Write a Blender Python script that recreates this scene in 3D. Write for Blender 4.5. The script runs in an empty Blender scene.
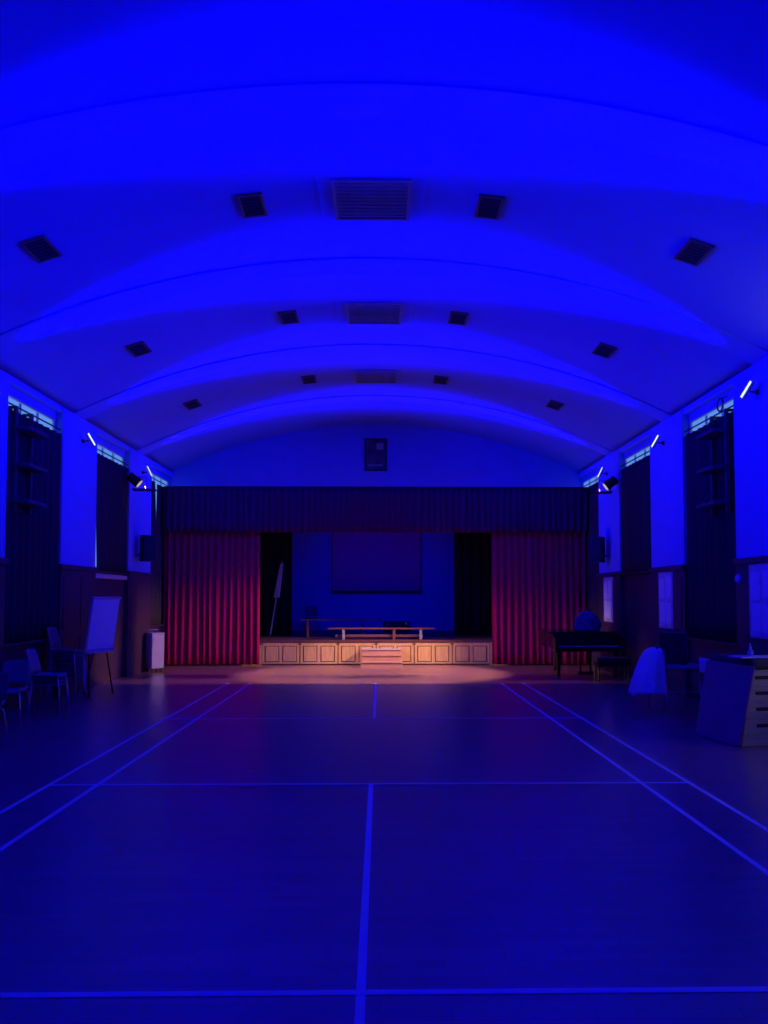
import bpy, bmesh, math, random
from mathutils import Vector, Matrix

random.seed(7)
R = math.radians
scn = bpy.context.scene
C = scn.collection

# ------------------------------------------------------------------ camera
cam_d = bpy.data.cameras.new('camera')
cam = bpy.data.objects.new('camera', cam_d)
C.objects.link(cam)
cam.location = (0, 0, 1.78)
cam.rotation_euler = (R(92.5), 0, R(-0.9))
cam_d.sensor_fit = 'VERTICAL'
cam_d.sensor_height = 24
cam_d.lens = 24 * 766 / 1024
cam_d.shift_x = -0.00785
cam_d.shift_y = 0.05035
cam_d.clip_start = 0.05
scn.camera = cam

# ------------------------------------------------------------------ world, exposure
w = bpy.data.worlds.new('world')
scn.world = w
w.use_nodes = True
bg = w.node_tree.nodes['Background']
bg.inputs[0].default_value = (0.35, 0.55, 0.9, 1)      # dull daylight outside; only reaches the closed hall through glass
bg.inputs[1].default_value = 0.3
vs = scn.view_settings
vs.view_transform = 'Standard'
vs.look = 'None'
vs.gamma = 1
vs.use_curve_mapping = False
vs.exposure = 0.0
scn.cycles.use_denoising = True
scn.cycles.max_bounces = 8
scn.cycles.diffuse_bounces = 5
scn.cycles.sample_clamp_indirect = 4

BLUE = (0.0, 0.0, 1.0)
BLUE_W = 4500          # each ceiling uplight
BATTEN_W = 140         # each of two unseen blue floods added over the stage
STAGE_W = 2500          # each stage spotlight

# ------------------------------------------------------------------ materials
def nodes_of(name):
    m = bpy.data.materials.new(name)
    m.use_nodes = True
    nt = m.node_tree
    return m, nt, nt.nodes['Principled BSDF']

def mat(name, col, rough=0.6, metal=0.0, spec=0.5, var=0.12, scale=6.0, bump=0.0, bscale=40.0, stretch=None, coat=0.0):
    m, nt, b = nodes_of(name)
    b.inputs['Roughness'].default_value = rough
    b.inputs['Metallic'].default_value = metal
    b.inputs['Specular IOR Level'].default_value = spec
    b.inputs['Coat Weight'].default_value = coat
    tc = nt.nodes.new('ShaderNodeTexCoord')
    mp = nt.nodes.new('ShaderNodeMapping')
    if stretch:
        mp.inputs['Scale'].default_value = stretch
    nt.links.new(tc.outputs['Object'], mp.inputs[0])
    n = nt.nodes.new('ShaderNodeTexNoise')
    n.inputs['Scale'].default_value = scale
    n.inputs['Detail'].default_value = 4
    nt.links.new(mp.outputs[0], n.inputs[0])
    r = nt.nodes.new('ShaderNodeValToRGB')
    c = Vector(col)
    lo, hi = c * (1 - var), c * (1 + var)
    r.color_ramp.elements[0].position = 0.3
    r.color_ramp.elements[1].position = 0.7
    r.color_ramp.elements[0].color = (*lo, 1)
    r.color_ramp.elements[1].color = (min(hi[0], 1), min(hi[1], 1), min(hi[2], 1), 1)
    nt.links.new(n.outputs[0], r.inputs[0])
    nt.links.new(r.outputs[0], b.inputs['Base Color'])
    if bump:
        n2 = nt.nodes.new('ShaderNodeTexNoise')
        n2.inputs['Scale'].default_value = bscale
        n2.inputs['Detail'].default_value = 3
        nt.links.new(mp.outputs[0], n2.inputs[0])
        bp = nt.nodes.new('ShaderNodeBump')
        bp.inputs['Strength'].default_value = bump
        bp.inputs['Distance'].default_value = 0.01
        nt.links.new(n2.outputs[0], bp.inputs['Height'])
        nt.links.new(bp.outputs[0], b.inputs['Normal'])
    return m

def emit(name, col, strength):
    m, nt, b = nodes_of(name)
    b.inputs['Base Color'].default_value = (0.02, 0.02, 0.02, 1)
    b.inputs['Roughness'].default_value = 0.2
    b.inputs['Emission Color'].default_value = (*col, 1)
    b.inputs['Emission Strength'].default_value = strength
    return m

def wood_floor():
    m, nt, b = nodes_of('parquet floor')
    tc = nt.nodes.new('ShaderNodeTexCoord')
    br = nt.nodes.new('ShaderNodeTexBrick')
    br.inputs['Scale'].default_value = 1.0
    br.inputs['Brick Width'].default_value = 0.62
    br.inputs['Row Height'].default_value = 0.075
    br.inputs['Mortar Size'].default_value = 0.0015
    br.inputs['Color1'].default_value = (0.26, 0.11, 0.135, 1)
    br.inputs['Color2'].default_value = (0.36, 0.16, 0.19, 1)
    br.inputs['Mortar'].default_value = (0.10, 0.05, 0.04, 1)
    nt.links.new(tc.outputs['Object'], br.inputs['Vector'])
    n = nt.nodes.new('ShaderNodeTexNoise')
    n.inputs['Scale'].default_value = 1.1
    n.inputs['Detail'].default_value = 5
    mp = nt.nodes.new('ShaderNodeMapping')
    mp.inputs['Scale'].default_value = (0.5, 2.2, 1)
    nt.links.new(tc.outputs['Object'], mp.inputs[0])
    nt.links.new(mp.outputs[0], n.inputs[0])
    mx = nt.nodes.new('ShaderNodeMix')
    mx.data_type = 'RGBA'
    mx.blend_type = 'MULTIPLY'
    mx.inputs[0].default_value = 0.55
    rp = nt.nodes.new('ShaderNodeValToRGB')
    rp.color_ramp.elements[0].position = 0.3
    rp.color_ramp.elements[0].color = (0.55, 0.55, 0.55, 1)
    rp.color_ramp.elements[1].position = 0.7
    rp.color_ramp.elements[1].color = (1, 1, 1, 1)
    nt.links.new(n.outputs[0], rp.inputs[0])
    nt.links.new(br.outputs['Color'], mx.inputs[6])
    nt.links.new(rp.outputs[0], mx.inputs[7])
    nt.links.new(mx.outputs[2], b.inputs['Base Color'])
    mr = nt.nodes.new('ShaderNodeMapRange')
    mr.inputs['To Min'].default_value = 0.22
    mr.inputs['To Max'].default_value = 0.42
    nt.links.new(n.outputs[0], mr.inputs['Value'])
    nt.links.new(mr.outputs[0], b.inputs['Roughness'])
    bp = nt.nodes.new('ShaderNodeBump')
    bp.inputs['Strength'].default_value = 0.12
    bp.inputs['Distance'].default_value = 0.003
    nt.links.new(br.outputs['Fac'], bp.inputs['Height'])
    bp.invert = True
    nt.links.new(bp.outputs[0], b.inputs['Normal'])
    b.inputs['Specular IOR Level'].default_value = 0.6
    b.inputs['Coat Weight'].default_value = 0.75
    b.inputs['Coat Roughness'].default_value = 0.3
    return m

M = dict(
    floor=wood_floor(),
    paint=mat('blue tinted ceiling paint', (0.18, 0.23, 0.80), 0.85, var=0.02, scale=2, bump=0.05),  # blue light put into the paint colour, so warm spill shows less
    wall=mat('blue tinted wall paint', (0.17, 0.21, 0.74), 0.8, var=0.03, scale=3, bump=0.05),  # same blue lighting tint in the wall colour
    endwall=mat('end wall paint', (0.17, 0.21, 0.90), 0.85, var=0.03, scale=3),  # blue lighting tint again, stronger to brighten the end wall
    dado=mat('stained wood panelling', (0.055, 0.015, 0.05), 0.6, var=0.25, scale=5, stretch=(6, 6, 0.6)),
    winframe=mat('painted window frame', (0.5, 0.5, 0.52), 0.5),
    drape=mat('dark window curtain cloth', (0.05, 0.035, 0.045), 0.95, spec=0.1, var=0.2, scale=30),
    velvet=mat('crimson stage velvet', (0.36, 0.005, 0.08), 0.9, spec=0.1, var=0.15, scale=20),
    pelmet=mat('unlit pelmet velvet', (0.08, 0.004, 0.085), 0.95, spec=0.1, var=0.15, scale=20),  # stage velvet darkened in colour to stand for the lack of warm light
    black=mat('black drape', (0.02, 0.02, 0.026), 0.95, spec=0.1),
    stagewood=mat('honey stage panel wood', (0.64, 0.40, 0.17), 0.5, var=0.18, scale=4, stretch=(8, 8, 0.7)),
    stagedark=mat('stage joint wood', (0.13, 0.055, 0.035), 0.6, var=0.2),
    deck=mat('stage deck boards', (0.12, 0.045, 0.05), 0.45, var=0.25, scale=4, stretch=(0.6, 8, 8)),
    stepwood=mat('step wood', (0.55, 0.30, 0.20), 0.5, var=0.15, scale=4, stretch=(0.6, 8, 8)),
    paletread=mat('pale step tread', (0.52, 0.42, 0.46), 0.8, var=0.1, scale=30),  # paler colour for the top tread
    benchwood=mat('bench wood', (0.22, 0.07, 0.075), 0.4, var=0.15, scale=4, stretch=(0.6, 8, 8)),
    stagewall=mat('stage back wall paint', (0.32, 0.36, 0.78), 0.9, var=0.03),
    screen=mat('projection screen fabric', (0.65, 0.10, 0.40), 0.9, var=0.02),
    tape=mat('court line paint', (0.86, 0.86, 0.92), 0.5, var=0.05, scale=9),
    vent=mat('vent grey metal', (0.13, 0.12, 0.14), 0.5, metal=0.3),
    ventdark=mat('vent interior', (0.04, 0.04, 0.05), 0.9),
    grille=mat('grille mesh paint', (0.3, 0.3, 0.32), 0.6),
    blackmetal=mat('black metal', (0.015, 0.015, 0.017), 0.4, metal=0.4),
    blackplastic=mat('black plastic', (0.02, 0.02, 0.022), 0.5),
    gloss=mat('black piano lacquer', (0.008, 0.008, 0.009), 0.22, coat=0.2),
    ivory=mat('piano key white', (0.6, 0.58, 0.52), 0.3),
    brass=mat('brass', (0.6, 0.42, 0.16), 0.3, metal=1),
    chrome=mat('chrome', (0.75, 0.75, 0.78), 0.2, metal=1, var=0.03),
    chair=mat('dark chair shell plastic', (0.10, 0.10, 0.12), 0.5),
    chair2=mat('mid grey chair shell plastic', (0.22, 0.22, 0.24), 0.5),
    appl=mat('off white appliance enamel', (0.42, 0.34, 0.55), 0.5, var=0.04),
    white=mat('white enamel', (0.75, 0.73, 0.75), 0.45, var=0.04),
    paper=mat('white paper', (0.82, 0.82, 0.85), 0.8, var=0.02),
    cloth=mat('white cloth', (0.75, 0.75, 0.78), 0.9, var=0.06, scale=12, bump=0.2),
    rack=mat('dark rack paint', (0.075, 0.075, 0.09), 0.7),
    bluecloth=mat('mid blue cloth', (0.18, 0.19, 0.24), 0.9, var=0.2, scale=12),
    matvinyl=mat('gym mat vinyl', (0.20, 0.08, 0.20), 0.5, var=0.08),
    vaultwood=mat('vaulting box wood', (0.50, 0.42, 0.33), 0.45, var=0.15, scale=4, stretch=(0.7, 0.7, 8)),
    vaultpad=mat('vaulting box pad', (0.06, 0.045, 0.045), 0.7),
    tablewood=mat('table laminate', (0.40, 0.38, 0.42), 0.4, var=0.06),
    frame=mat('picture frame wood', (0.05, 0.03, 0.025), 0.4),
    picture=mat('picture print dark', (0.10, 0.08, 0.09), 0.5, var=0.5, scale=4),
    picturepale=mat('picture print pale', (0.36, 0.36, 0.38), 0.5, var=0.1, scale=4),
    notice=mat('notice board sheets', (0.62, 0.62, 0.66), 0.8, var=0.18, scale=5),
    bluebottle=mat('blue plastic', (0.2, 0.25, 0.7), 0.4),
    day=emit('daylit frosted glass', (0.14, 0.36, 1.0), 0.74),
    vaultfill=emit('vault fill glass', (1.0, 0.9, 0.8), 3.2),  # unseen pane made extra bright to throw neutral light on the vaulting box
    lens=emit('lamp lens white', (0.75, 0.85, 1.0), 1.3),
    warmlens=emit('stage lamp lens', (1.0, 0.8, 0.6), 0.5),
)

# ------------------------------------------------------------------ helpers
def empty(name, loc=(0, 0, 0), rz=0.0, parent=None):
    o = bpy.data.objects.new(name, None)
    C.objects.link(o)
    o.location = loc
    o.rotation_euler = (0, 0, rz)
    o.empty_display_size = 0.1
    if parent:
        o.parent = parent
    return o

def tag(o, label, cat, group=None):
    o['label'] = label
    o['category'] = cat
    if group:
        o['group'] = group
    return o

def thing(name, label, cat, loc=(0, 0, 0), rz=0.0, group=None):
    return tag(empty(name, loc, rz), label, cat, group)

def struct(o):
    o['kind'] = 'structure'
    return o

class MB:
    def __init__(s):
        s.bm = bmesh.new()
    def box(s, c, size, rot=None, bev=0.0):
        b2 = bmesh.new()
        bmesh.ops.create_cube(b2, size=1)
        for v in b2.verts:
            v.co = Vector((v.co.x * size[0], v.co.y * size[1], v.co.z * size[2]))
        if bev:
            bmesh.ops.bevel(b2, geom=b2.edges[:], offset=bev, segments=2, affect='EDGES', profile=0.5)
        mtx = Matrix.Translation(Vector(c))
        if rot is not None:
            mtx = mtx @ rot
        b2.transform(mtx)
        s._merge(b2)
        return s
    def span(s, lo, hi, bev=0.0):
        c = [(a + b) / 2 for a, b in zip(lo, hi)]
        return s.box(c, [abs(b - a) for a, b in zip(lo, hi)], bev=bev)
    def _merge(s, b2):
        me = bpy.data.meshes.new('tmp')
        b2.to_mesh(me)
        b2.free()
        s.bm.from_mesh(me)
        bpy.data.meshes.remove(me)
    def cyl(s, a, b, r, r2=None, seg=16):
        a, b = Vector(a), Vector(b)
        d = b - a
        b2 = bmesh.new()
        bmesh.ops.create_cone(b2, cap_ends=True, segments=seg, radius1=r, radius2=r if r2 is None else r2, depth=d.length)
        q = Vector((0, 0, 1)).rotation_difference(d.normalized())
        b2.transform(Matrix.Translation((a + b) / 2) @ q.to_matrix().to_4x4())
        s._merge(b2)
        return s
    def tube(s, pts, r, seg=8, closed=False):
        pts = [Vector(p) for p in pts]
        n = len(pts)
        rings = []
        up = Vector((0, 0, 1))
        for i, p in enumerate(pts):
            if closed:
                t = pts[(i + 1) % n] - pts[i - 1]
            else:
                t = pts[min(i + 1, n - 1)] - pts[max(i - 1, 0)]
            t.normalize()
            u = up.cross(t)
            if u.length < 0.05:
                u = Vector((1, 0, 0)).cross(t)
            u.normalize()
            v = t.cross(u)
            rings.append([s.bm.verts.new(p + u * r * math.cos(2 * math.pi * k / seg) + v * r * math.sin(2 * math.pi * k / seg)) for k in range(seg)])
        for i in range(n if closed else n - 1):
            A, B = rings[i], rings[(i + 1) % n]
            for k in range(seg):
                s.bm.faces.new((A[k], A[(k + 1) % seg], B[(k + 1) % seg], B[k]))
        if not closed:
            s.bm.faces.new(rings[0][::-1])
            s.bm.faces.new(rings[-1])
        return s
    def lathe(s, prof, seg=20, c=(0, 0, 0)):
        rings = []
        for r, z in prof:
            rings.append([s.bm.verts.new((c[0] + r * math.cos(2 * math.pi * k / seg), c[1] + r * math.sin(2 * math.pi * k / seg), c[2] + z)) for k in range(seg)])
        for A, B in zip(rings, rings[1:]):
            for k in range(seg):
                s.bm.faces.new((A[k], A[(k + 1) % seg], B[(k + 1) % seg], B[k]))
        s.bm.faces.new(rings[0][::-1])
        s.bm.faces.new(rings[-1])
        return s
    def prism(s, outline, z0, z1):
        A = [s.bm.verts.new((x, y, z0)) for x, y in outline]
        B = [s.bm.verts.new((x, y, z1)) for x, y in outline]
        n = len(A)
        for k in range(n):
            s.bm.faces.new((A[k], A[(k + 1) % n], B[(k + 1) % n], B[k]))
        s.bm.faces.new(A[::-1])
        s.bm.faces.new(B)
        return s
    def hexa(s, lo4, hi4):
        A = [s.bm.verts.new(p) for p in lo4]
        B = [s.bm.verts.new(p) for p in hi4]
        for k in range(4):
            s.bm.faces.new((A[k], A[(k + 1) % 4], B[(k + 1) % 4], B[k]))
        s.bm.faces.new(A[::-1])
        s.bm.faces.new(B)
        return s
    def sheet(s, f, nu, nv):
        g = [[s.bm.verts.new(f(i / nu, j / nv)) for j in range(nv + 1)] for i in range(nu + 1)]
        for i in range(nu):
            for j in range(nv):
                s.bm.faces.new((g[i][j], g[i + 1][j], g[i + 1][j + 1], g[i][j + 1]))
        return s
    def build(s, name, m, parent=None, smooth=False, loc=None, thick=0.0):
        bmesh.ops.recalc_face_normals(s.bm, faces=s.bm.faces[:])
        me = bpy.data.meshes.new(name)
        s.bm.to_mesh(me)
        s.bm.free()
        me.materials.append(m)
        if smooth:
            for p in me.polygons:
                p.use_smooth = True
        o = bpy.data.objects.new(name, me)
        C.objects.link(o)
        if parent:
            o.parent = parent
        if loc:
            o.location = loc
        if thick:
            md = o.modifiers.new('thickness', 'SOLIDIFY')
            md.thickness = thick
            md.offset = 0
        return o

def copy_tree(o, parent=None):
    c = o.copy()
    C.objects.link(c)
    c.parent = parent
    for ch in list(o.children):
        copy_tree(ch, c)
    return c

def inst(src, name, parent, loc=(0, 0, 0), rot=(0, 0, 0)):
    o = bpy.data.objects.new(name, src.data)
    C.objects.link(o)
    o.parent = parent
    o.location = loc
    o.rotation_euler = rot
    return o

def box_obj(name, lo, hi, m, parent=None, bev=0.0):
    return MB().span(lo, hi, bev).build(name, m, parent)

# ------------------------------------------------------------------ the hall shell
XC, HW = -0.1, 5.65
XL, XR = XC - HW, XC + HW              # -5.75 / 5.55
Y0, Y1 = -3.0, 20.9
PIL = [-0.2 + 3.65 * i for i in range(6)]          # pilaster centres ... 10.75, 14.4, 18.05
BAY = [p + 1.825 for p in PIL]                     # window bays 1.6 ... 12.57, 16.22, 19.87
PW = 1.66                                          # pilaster width
CROWN, SPR = 6.52, 5.16
RAD = (HW ** 2 + (CROWN - SPR) ** 2) / (2 * (CROWN - SPR))
def arch(x):
    return CROWN - RAD + math.sqrt(RAD ** 2 - (x - XC) ** 2)

struct(box_obj('floor', (XL - 0.3, Y0 - 0.3, -0.2), (XR + 0.3, Y1 + 0.3, 0.0), M['floor']))

# arched ceiling shell with thickness
mb = MB()
N = 48
xs = [XL + (XR - XL) * i / N for i in range(N + 1)]
lo0 = [mb.bm.verts.new((x, Y0, arch(x))) for x in xs]
lo1 = [mb.bm.verts.new((x, Y1, arch(x))) for x in xs]
hi0 = [mb.bm.verts.new((x, Y0, arch(x) + 0.15)) for x in xs]
hi1 = [mb.bm.verts.new((x, Y1, arch(x) + 0.15)) for x in xs]
for i in range(N):
    mb.bm.faces.new((lo0[i], lo0[i + 1], lo1[i + 1], lo1[i]))
    mb.bm.faces.new((hi0[i], hi1[i], hi1[i + 1], hi0[i + 1]))
    mb.bm.faces.new((lo0[i], hi0[i], hi0[i + 1], lo0[i + 1]))
    mb.bm.faces.new((lo1[i], lo1[i + 1], hi1[i + 1], hi1[i]))
mb.bm.faces.new((lo0[0], lo1[0], hi1[0], hi0[0]))
mb.bm.faces.new((lo0[-1], hi0[-1], hi1[-1], lo1[-1]))
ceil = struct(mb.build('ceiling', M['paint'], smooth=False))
for p in ceil.data.polygons:
    p.use_smooth = abs(p.normal.y) < 0.5

def rib(y, wd=0.5, drop=0.025):
    mb = MB()
    for i in range(N):
        a, b = xs[i], xs[i + 1]
        mb.hexa([(a, y - wd / 2, arch(a) - drop), (b, y - wd / 2, arch(b) - drop), (b, y + wd / 2, arch(b) - drop), (a, y + wd / 2, arch(a) - drop)],
                [(a, y - wd / 2, arch(a) + 0.05), (b, y - wd / 2, arch(b) + 0.05), (b, y + wd / 2, arch(b) + 0.05), (a, y + wd / 2, arch(a) + 0.05)])
    bmesh.ops.remove_doubles(mb.bm, verts=mb.bm.verts[:], dist=0.0005)
    inner = [f for f in mb.bm.faces if abs(f.calc_center_median().y - y) < wd / 2 - 0.01 and abs(f.normal.x) > 0.9]
    return mb
for k, y in enumerate(PIL[1:]):
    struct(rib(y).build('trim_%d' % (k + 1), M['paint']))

WZ1 = 4.93                              # window heads
def bay_sill(side, y):
    return 2.32 if abs(y - BAY[4]) < 0.1 else 1.08
WBAYS = {'left': [BAY[3], BAY[4], BAY[5]], 'right': [BAY[2], BAY[3], BAY[4], BAY[5]]}
WHALF = 0.99
T = 0.3                                 # wall thickness
walls = {}
win_no = 0
for side, X, sg in (('left', XL, -1), ('right', XR, 1)):
    mb = MB()
    def seg(y0, y1, z0, z1):
        mb.span((X, y0, z0), (X + sg * T, y1, z1))
    ycur = Y0
    for y in WBAYS[side]:
        a, b = y - WHALF, min(y + WHALF, Y1 - 0.05)
        seg(ycur, a, 0, SPR + 0.12)
        seg(a, b, 0, bay_sill(side, y))
        seg(a, b, WZ1, SPR + 0.12)
        ycur = b
    seg(ycur, Y1, 0, SPR + 0.12)
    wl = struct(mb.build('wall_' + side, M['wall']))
    walls[side] = wl
    for p in PIL[1:]:
        MB().span((X - sg * 0.12, p - PW / 2, 2.36), (X, p + PW / 2, SPR), 0.006).build('pilaster', M['wall'], wl)
        pn = MB().span((X - sg * 0.13, p - PW / 2 - 0.01, 0.0), (X, p + PW / 2 + 0.01, 2.27), 0.006).build('wood_panel', M['dado'], wl)
        MB().span((X - sg * 0.17, p - PW / 2 - 0.04, 2.27), (X, p + PW / 2 + 0.04, 2.36), 0.01).build('panel_capping', M['dado'], wl)
        for q in (-0.4, 0.4):
            MB().span((X - sg * 0.145, p + q - 0.33, 0.25), (X - sg * 0.12, p + q + 0.33, 1.05), 0.008).build('raised_panel', M['dado'], pn)
            MB().span((X - sg * 0.145, p + q - 0.33, 1.2), (X - sg * 0.12, p + q + 0.33, 2.15), 0.008).build('raised_panel', M['dado'], pn)
    for y in WBAYS[side]:
        zt = 1.02 if bay_sill(side, y) < 2 else 2.27
        if side == 'left' and zt > 2:
            continue
        b = min(y + WHALF, Y1 - 0.02)
        MB().span((X - sg * 0.04, y - WHALF, 0), (X, b, zt), 0.006).build('wood_panel', M['dado'], wl)
    # cornice
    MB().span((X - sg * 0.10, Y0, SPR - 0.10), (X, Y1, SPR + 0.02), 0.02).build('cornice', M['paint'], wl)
    # windows
    for y in WBAYS[side]:
        win_no += 1
        a, b = y - WHALF, min(y + WHALF, Y1 - 0.05)
        z0 = bay_sill(side, y)
        wroot = struct(empty('window_%d' % win_no, (X + sg * 0.045, (a + b) / 2, z0)))
        hw, hh = (b - a) / 2, WZ1 - z0
        MB().span((-0.04, -hw, 0), (0.04, -hw + 0.06, hh)).span((-0.04, hw - 0.06, 0), (0.04, hw, hh)) \
            .span((-0.04, -hw + 0.06, 0), (0.04, hw - 0.06, 0.07)).span((-0.04, -hw + 0.06, hh - 0.03), (0.04, hw - 0.06, hh)) \
            .build('window_frame', M['winframe'], wroot)
        nc, nr = (3, 4) if z0 < 2 else (3, 3)
        cw, ch = (2 * hw - 0.12) / nc, (hh - 0.10) / nr
        for i in range(1, nc):
            box_obj('mullion', (-0.03, -hw + 0.06 + i * cw - 0.02, 0.07), (0.03, -hw + 0.06 + i * cw + 0.02, hh - 0.05), M['winframe'], wroot)
        pm = M['vaultfill'] if (side == 'right' and abs(y - BAY[2]) < 0.1) else M['day']  # the out-of-view right pane is the added fill for the vaulting box
        for i in range(nc):
            for j in range(nr):
                if j:
                    box_obj('glazing_bar', (-0.03, -hw + 0.06 + i * cw + 0.02, 0.07 + j * ch - 0.015), (0.03, -hw + 0.06 + (i + 1) * cw - 0.02, 0.07 + j * ch + 0.015), M['winframe'], wroot)
                box_obj('pane', (-0.006, -hw + 0.065 + i * cw, 0.075 + j * ch), (0.006, -hw + 0.055 + (i + 1) * cw, 0.065 + (j + 1) * ch), pm, wroot)
        MB().span((-sg * 0.045, -hw + 0.005, -0.05), (-sg * 0.19, hw - 0.005, -0.012), 0.008).build('window_sill', M['dado'], wroot)

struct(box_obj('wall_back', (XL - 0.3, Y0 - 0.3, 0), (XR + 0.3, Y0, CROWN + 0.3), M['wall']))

# end wall with the stage opening, cut to the arch
OX0, OX1, OZ1 = XC - 4.3, XC + 4.3, 4.35
mb = MB()
mb.span((XL - 0.3, Y1, 0), (OX0, Y1 + 0.2, OZ1)).span((OX1, Y1, 0), (XR + 0.3, Y1 + 0.2, OZ1)).span((XL - 0.3, Y1, OZ1), (XR + 0.3, Y1 + 0.2, CROWN + 0.3))
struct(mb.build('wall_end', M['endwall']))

# stage house behind the opening
SB = 26.2
SX0, SX1 = -5.6, 5.4
struct(box_obj('wall_stage_back', (SX0, SB, 0), (SX1, SB + 0.2, 5.4), M['stagewall']))
struct(box_obj('wall_stage_left', (SX0 - 0.2, Y1 + 0.2, 0), (SX0, SB + 0.2, 5.4), M['stagewall']))
struct(box_obj('wall_stage_right', (SX1, Y1 + 0.2, 0), (SX1 + 0.2, SB + 0.2, 5.4), M['stagewall']))
struct(box_obj('ceiling_stage', (SX0 - 0.2, Y1 + 0.2, 5.4), (SX1 + 0.2, SB + 0.2, 5.5), M['black']))

# left-hand exit door under the far window
dr = struct(empty('door_1', (XL, BAY[4], 0)))
MB().span((0.0, -0.95, 0), (0.04, 0.95, 2.16), 0.004).build('door_leaf', M['dado'], dr)
MB().span((0.0, -1.0, 2.16), (0.10, 1.0, 2.25), 0.01).build('door_head', M['white'], dr)  # white stands for light caught along the door head
MB().span((0.0, -1.0, 0), (0.07, -0.95, 2.16), 0.006).build('door_jamb', M['white'], dr)  # near jamb white as if lit; the far jamb keeps dark wood
MB().span((0.0, 0.95, 0), (0.07, 1.0, 2.16), 0.006).build('door_jamb', M['dado'], dr)
MB().cyl((0.04, 0.1, 1.0), (0.1, 0.1, 1.0), 0.012).cyl((0.1, 0.1, 1.0), (0.1, 0.24, 1.0), 0.012).build('door_handle', M['chrome'], dr)

# ------------------------------------------------------------------ court lines
CX = -0.085
def line(label, lo, hi):
    up = 0.001 if hi[0] - lo[0] > 1 else 0.0
    o = box_obj('court_line', (lo[0], lo[1], 0.0005), (hi[0], hi[1], 0.0025 + up), M['tape'])
    tag(o, label, 'floor marking', 'painted court lines')
lw = 0.022
line('left outer sideline of the court painted on the floor', (CX - 3.05 - lw, 2.75), (CX - 3.05 + lw, 15.95))
line('left inner sideline of the court painted on the floor', (CX - 2.59 - lw, 2.75), (CX - 2.59 + lw, 15.95))
line('right inner sideline of the court painted on the floor', (CX + 2.59 - lw, 2.75), (CX + 2.59 + lw, 15.95))
line('right outer sideline of the court painted on the floor', (CX + 3.05 - lw, 2.75), (CX + 3.05 + lw, 15.95))
line('near centre line running down the floor to the camera', (CX - lw, 2.75), (CX + lw, 7.37))
line('short far centre line on the floor before the stage', (CX - lw, 11.34), (CX + lw, 15.95))
line('cross line at the bottom of the picture', (CX - 3.05, 3.53 - lw), (CX + 3.05, 3.53 + lw))
line('cross line across the middle of the floor', (CX - 3.05, 7.39 - lw), (CX + 3.05, 7.39 + lw))
line('faint far cross line halfway to the stage', (CX - 3.05, 11.32 - lw), (CX + 3.05, 11.32 + lw))

# ------------------------------------------------------------------ ceiling vents
def arch_rot(x):
    slope = -(x - XC) / math.sqrt(RAD ** 2 - (x - XC) ** 2)
    return -math.atan(slope)
def grille(y, label):
    t = thing('ceiling_grille', label, 'grille', (XC, y, CROWN), 0, 'large square ceiling grilles')
    MB().span((-0.43, -0.43, -0.02), (0.43, 0.43, 0.02)).build('backing', M['grille'], t)
    MB().span((-0.46, -0.46, -0.04), (0.46, -0.42, 0.01)).span((-0.46, 0.42, -0.04), (0.46, 0.46, 0.01)) \
        .span((-0.46, -0.42, -0.04), (-0.42, 0.42, 0.01)).span((0.42, -0.42, -0.04), (0.46, 0.42, 0.01)).build('frame', M['grille'], t)
    s0 = MB().span((-0.42, -0.012, -0.035), (0.42, 0.012, -0.018)).build('slat', M['grille'], t)
    s0.location.y = -0.36
    for k in range(1, 10):
        inst(s0, 'slat', t, (0, -0.36 + 0.08 * k, 0))
    # flat strips either side, where the panel meets the plaster
    for sx in (-1, 1):
        MB().span((sx * 0.62 - 0.012, -0.46, -0.03), (sx * 0.62 + 0.012, 0.46, 0.0)).build('side_strip', M['paint'], t)
for y, l in ((BAY[1], 'large square ceiling grille cut by the top edge of the picture'), (BAY[2], 'largest whole square grille at the middle of the ceiling'),
             (BAY[3], 'middle sized square grille halfway along the ceiling'), (BAY[4], 'smallest square grille nearest the stage on the ceiling')):
    grille(y, l)

def vent(x, y, label):
    z = arch(x)
    t = thing('ceiling_vent', label, 'vent', (x, y, z), 0, 'small ceiling vents')
    t.rotation_euler = (0, arch_rot(x), 0)
    t.scale = (0.84, 0.84, 0.6)
    MB().span((-0.14, -0.26, -0.03), (0.14, 0.26, 0.02)).build('backing', M['ventdark'], t)
    MB().span((-0.18, -0.30, -0.05), (-0.14, 0.30, 0.02)).span((0.14, -0.30, -0.05), (0.18, 0.30, 0.02)) \
        .span((-0.14, -0.30, -0.05), (0.14, -0.26, 0.02)).span((-0.14, 0.26, -0.05), (0.14, 0.30, 0.02)).build('frame', M['vent'], t)
    s0 = MB().box((0, 0, -0.038), (0.27, 0.035, 0.006), Matrix.Rotation(0.6, 4, 'X')).build('louvre', M['vent'], t)
    s0.location.y = -0.2
    for k in range(1, 6):
        inst(s0, 'louvre', t, (0, -0.2 + 0.08 * k, 0))
rown = {2: 'nearest row', 3: 'middle row', 4: 'farthest row'}
for bi in (2, 3, 4):
    for dx, nm in ((-3.9, 'outer left'), (-1.42, 'inner left'), (1.40, 'inner right'), (3.85, 'outer right')):
        vent(XC + dx, BAY[bi], 'small dark ceiling vent, %s one of the %s' % (nm, rown[bi]))

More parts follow.
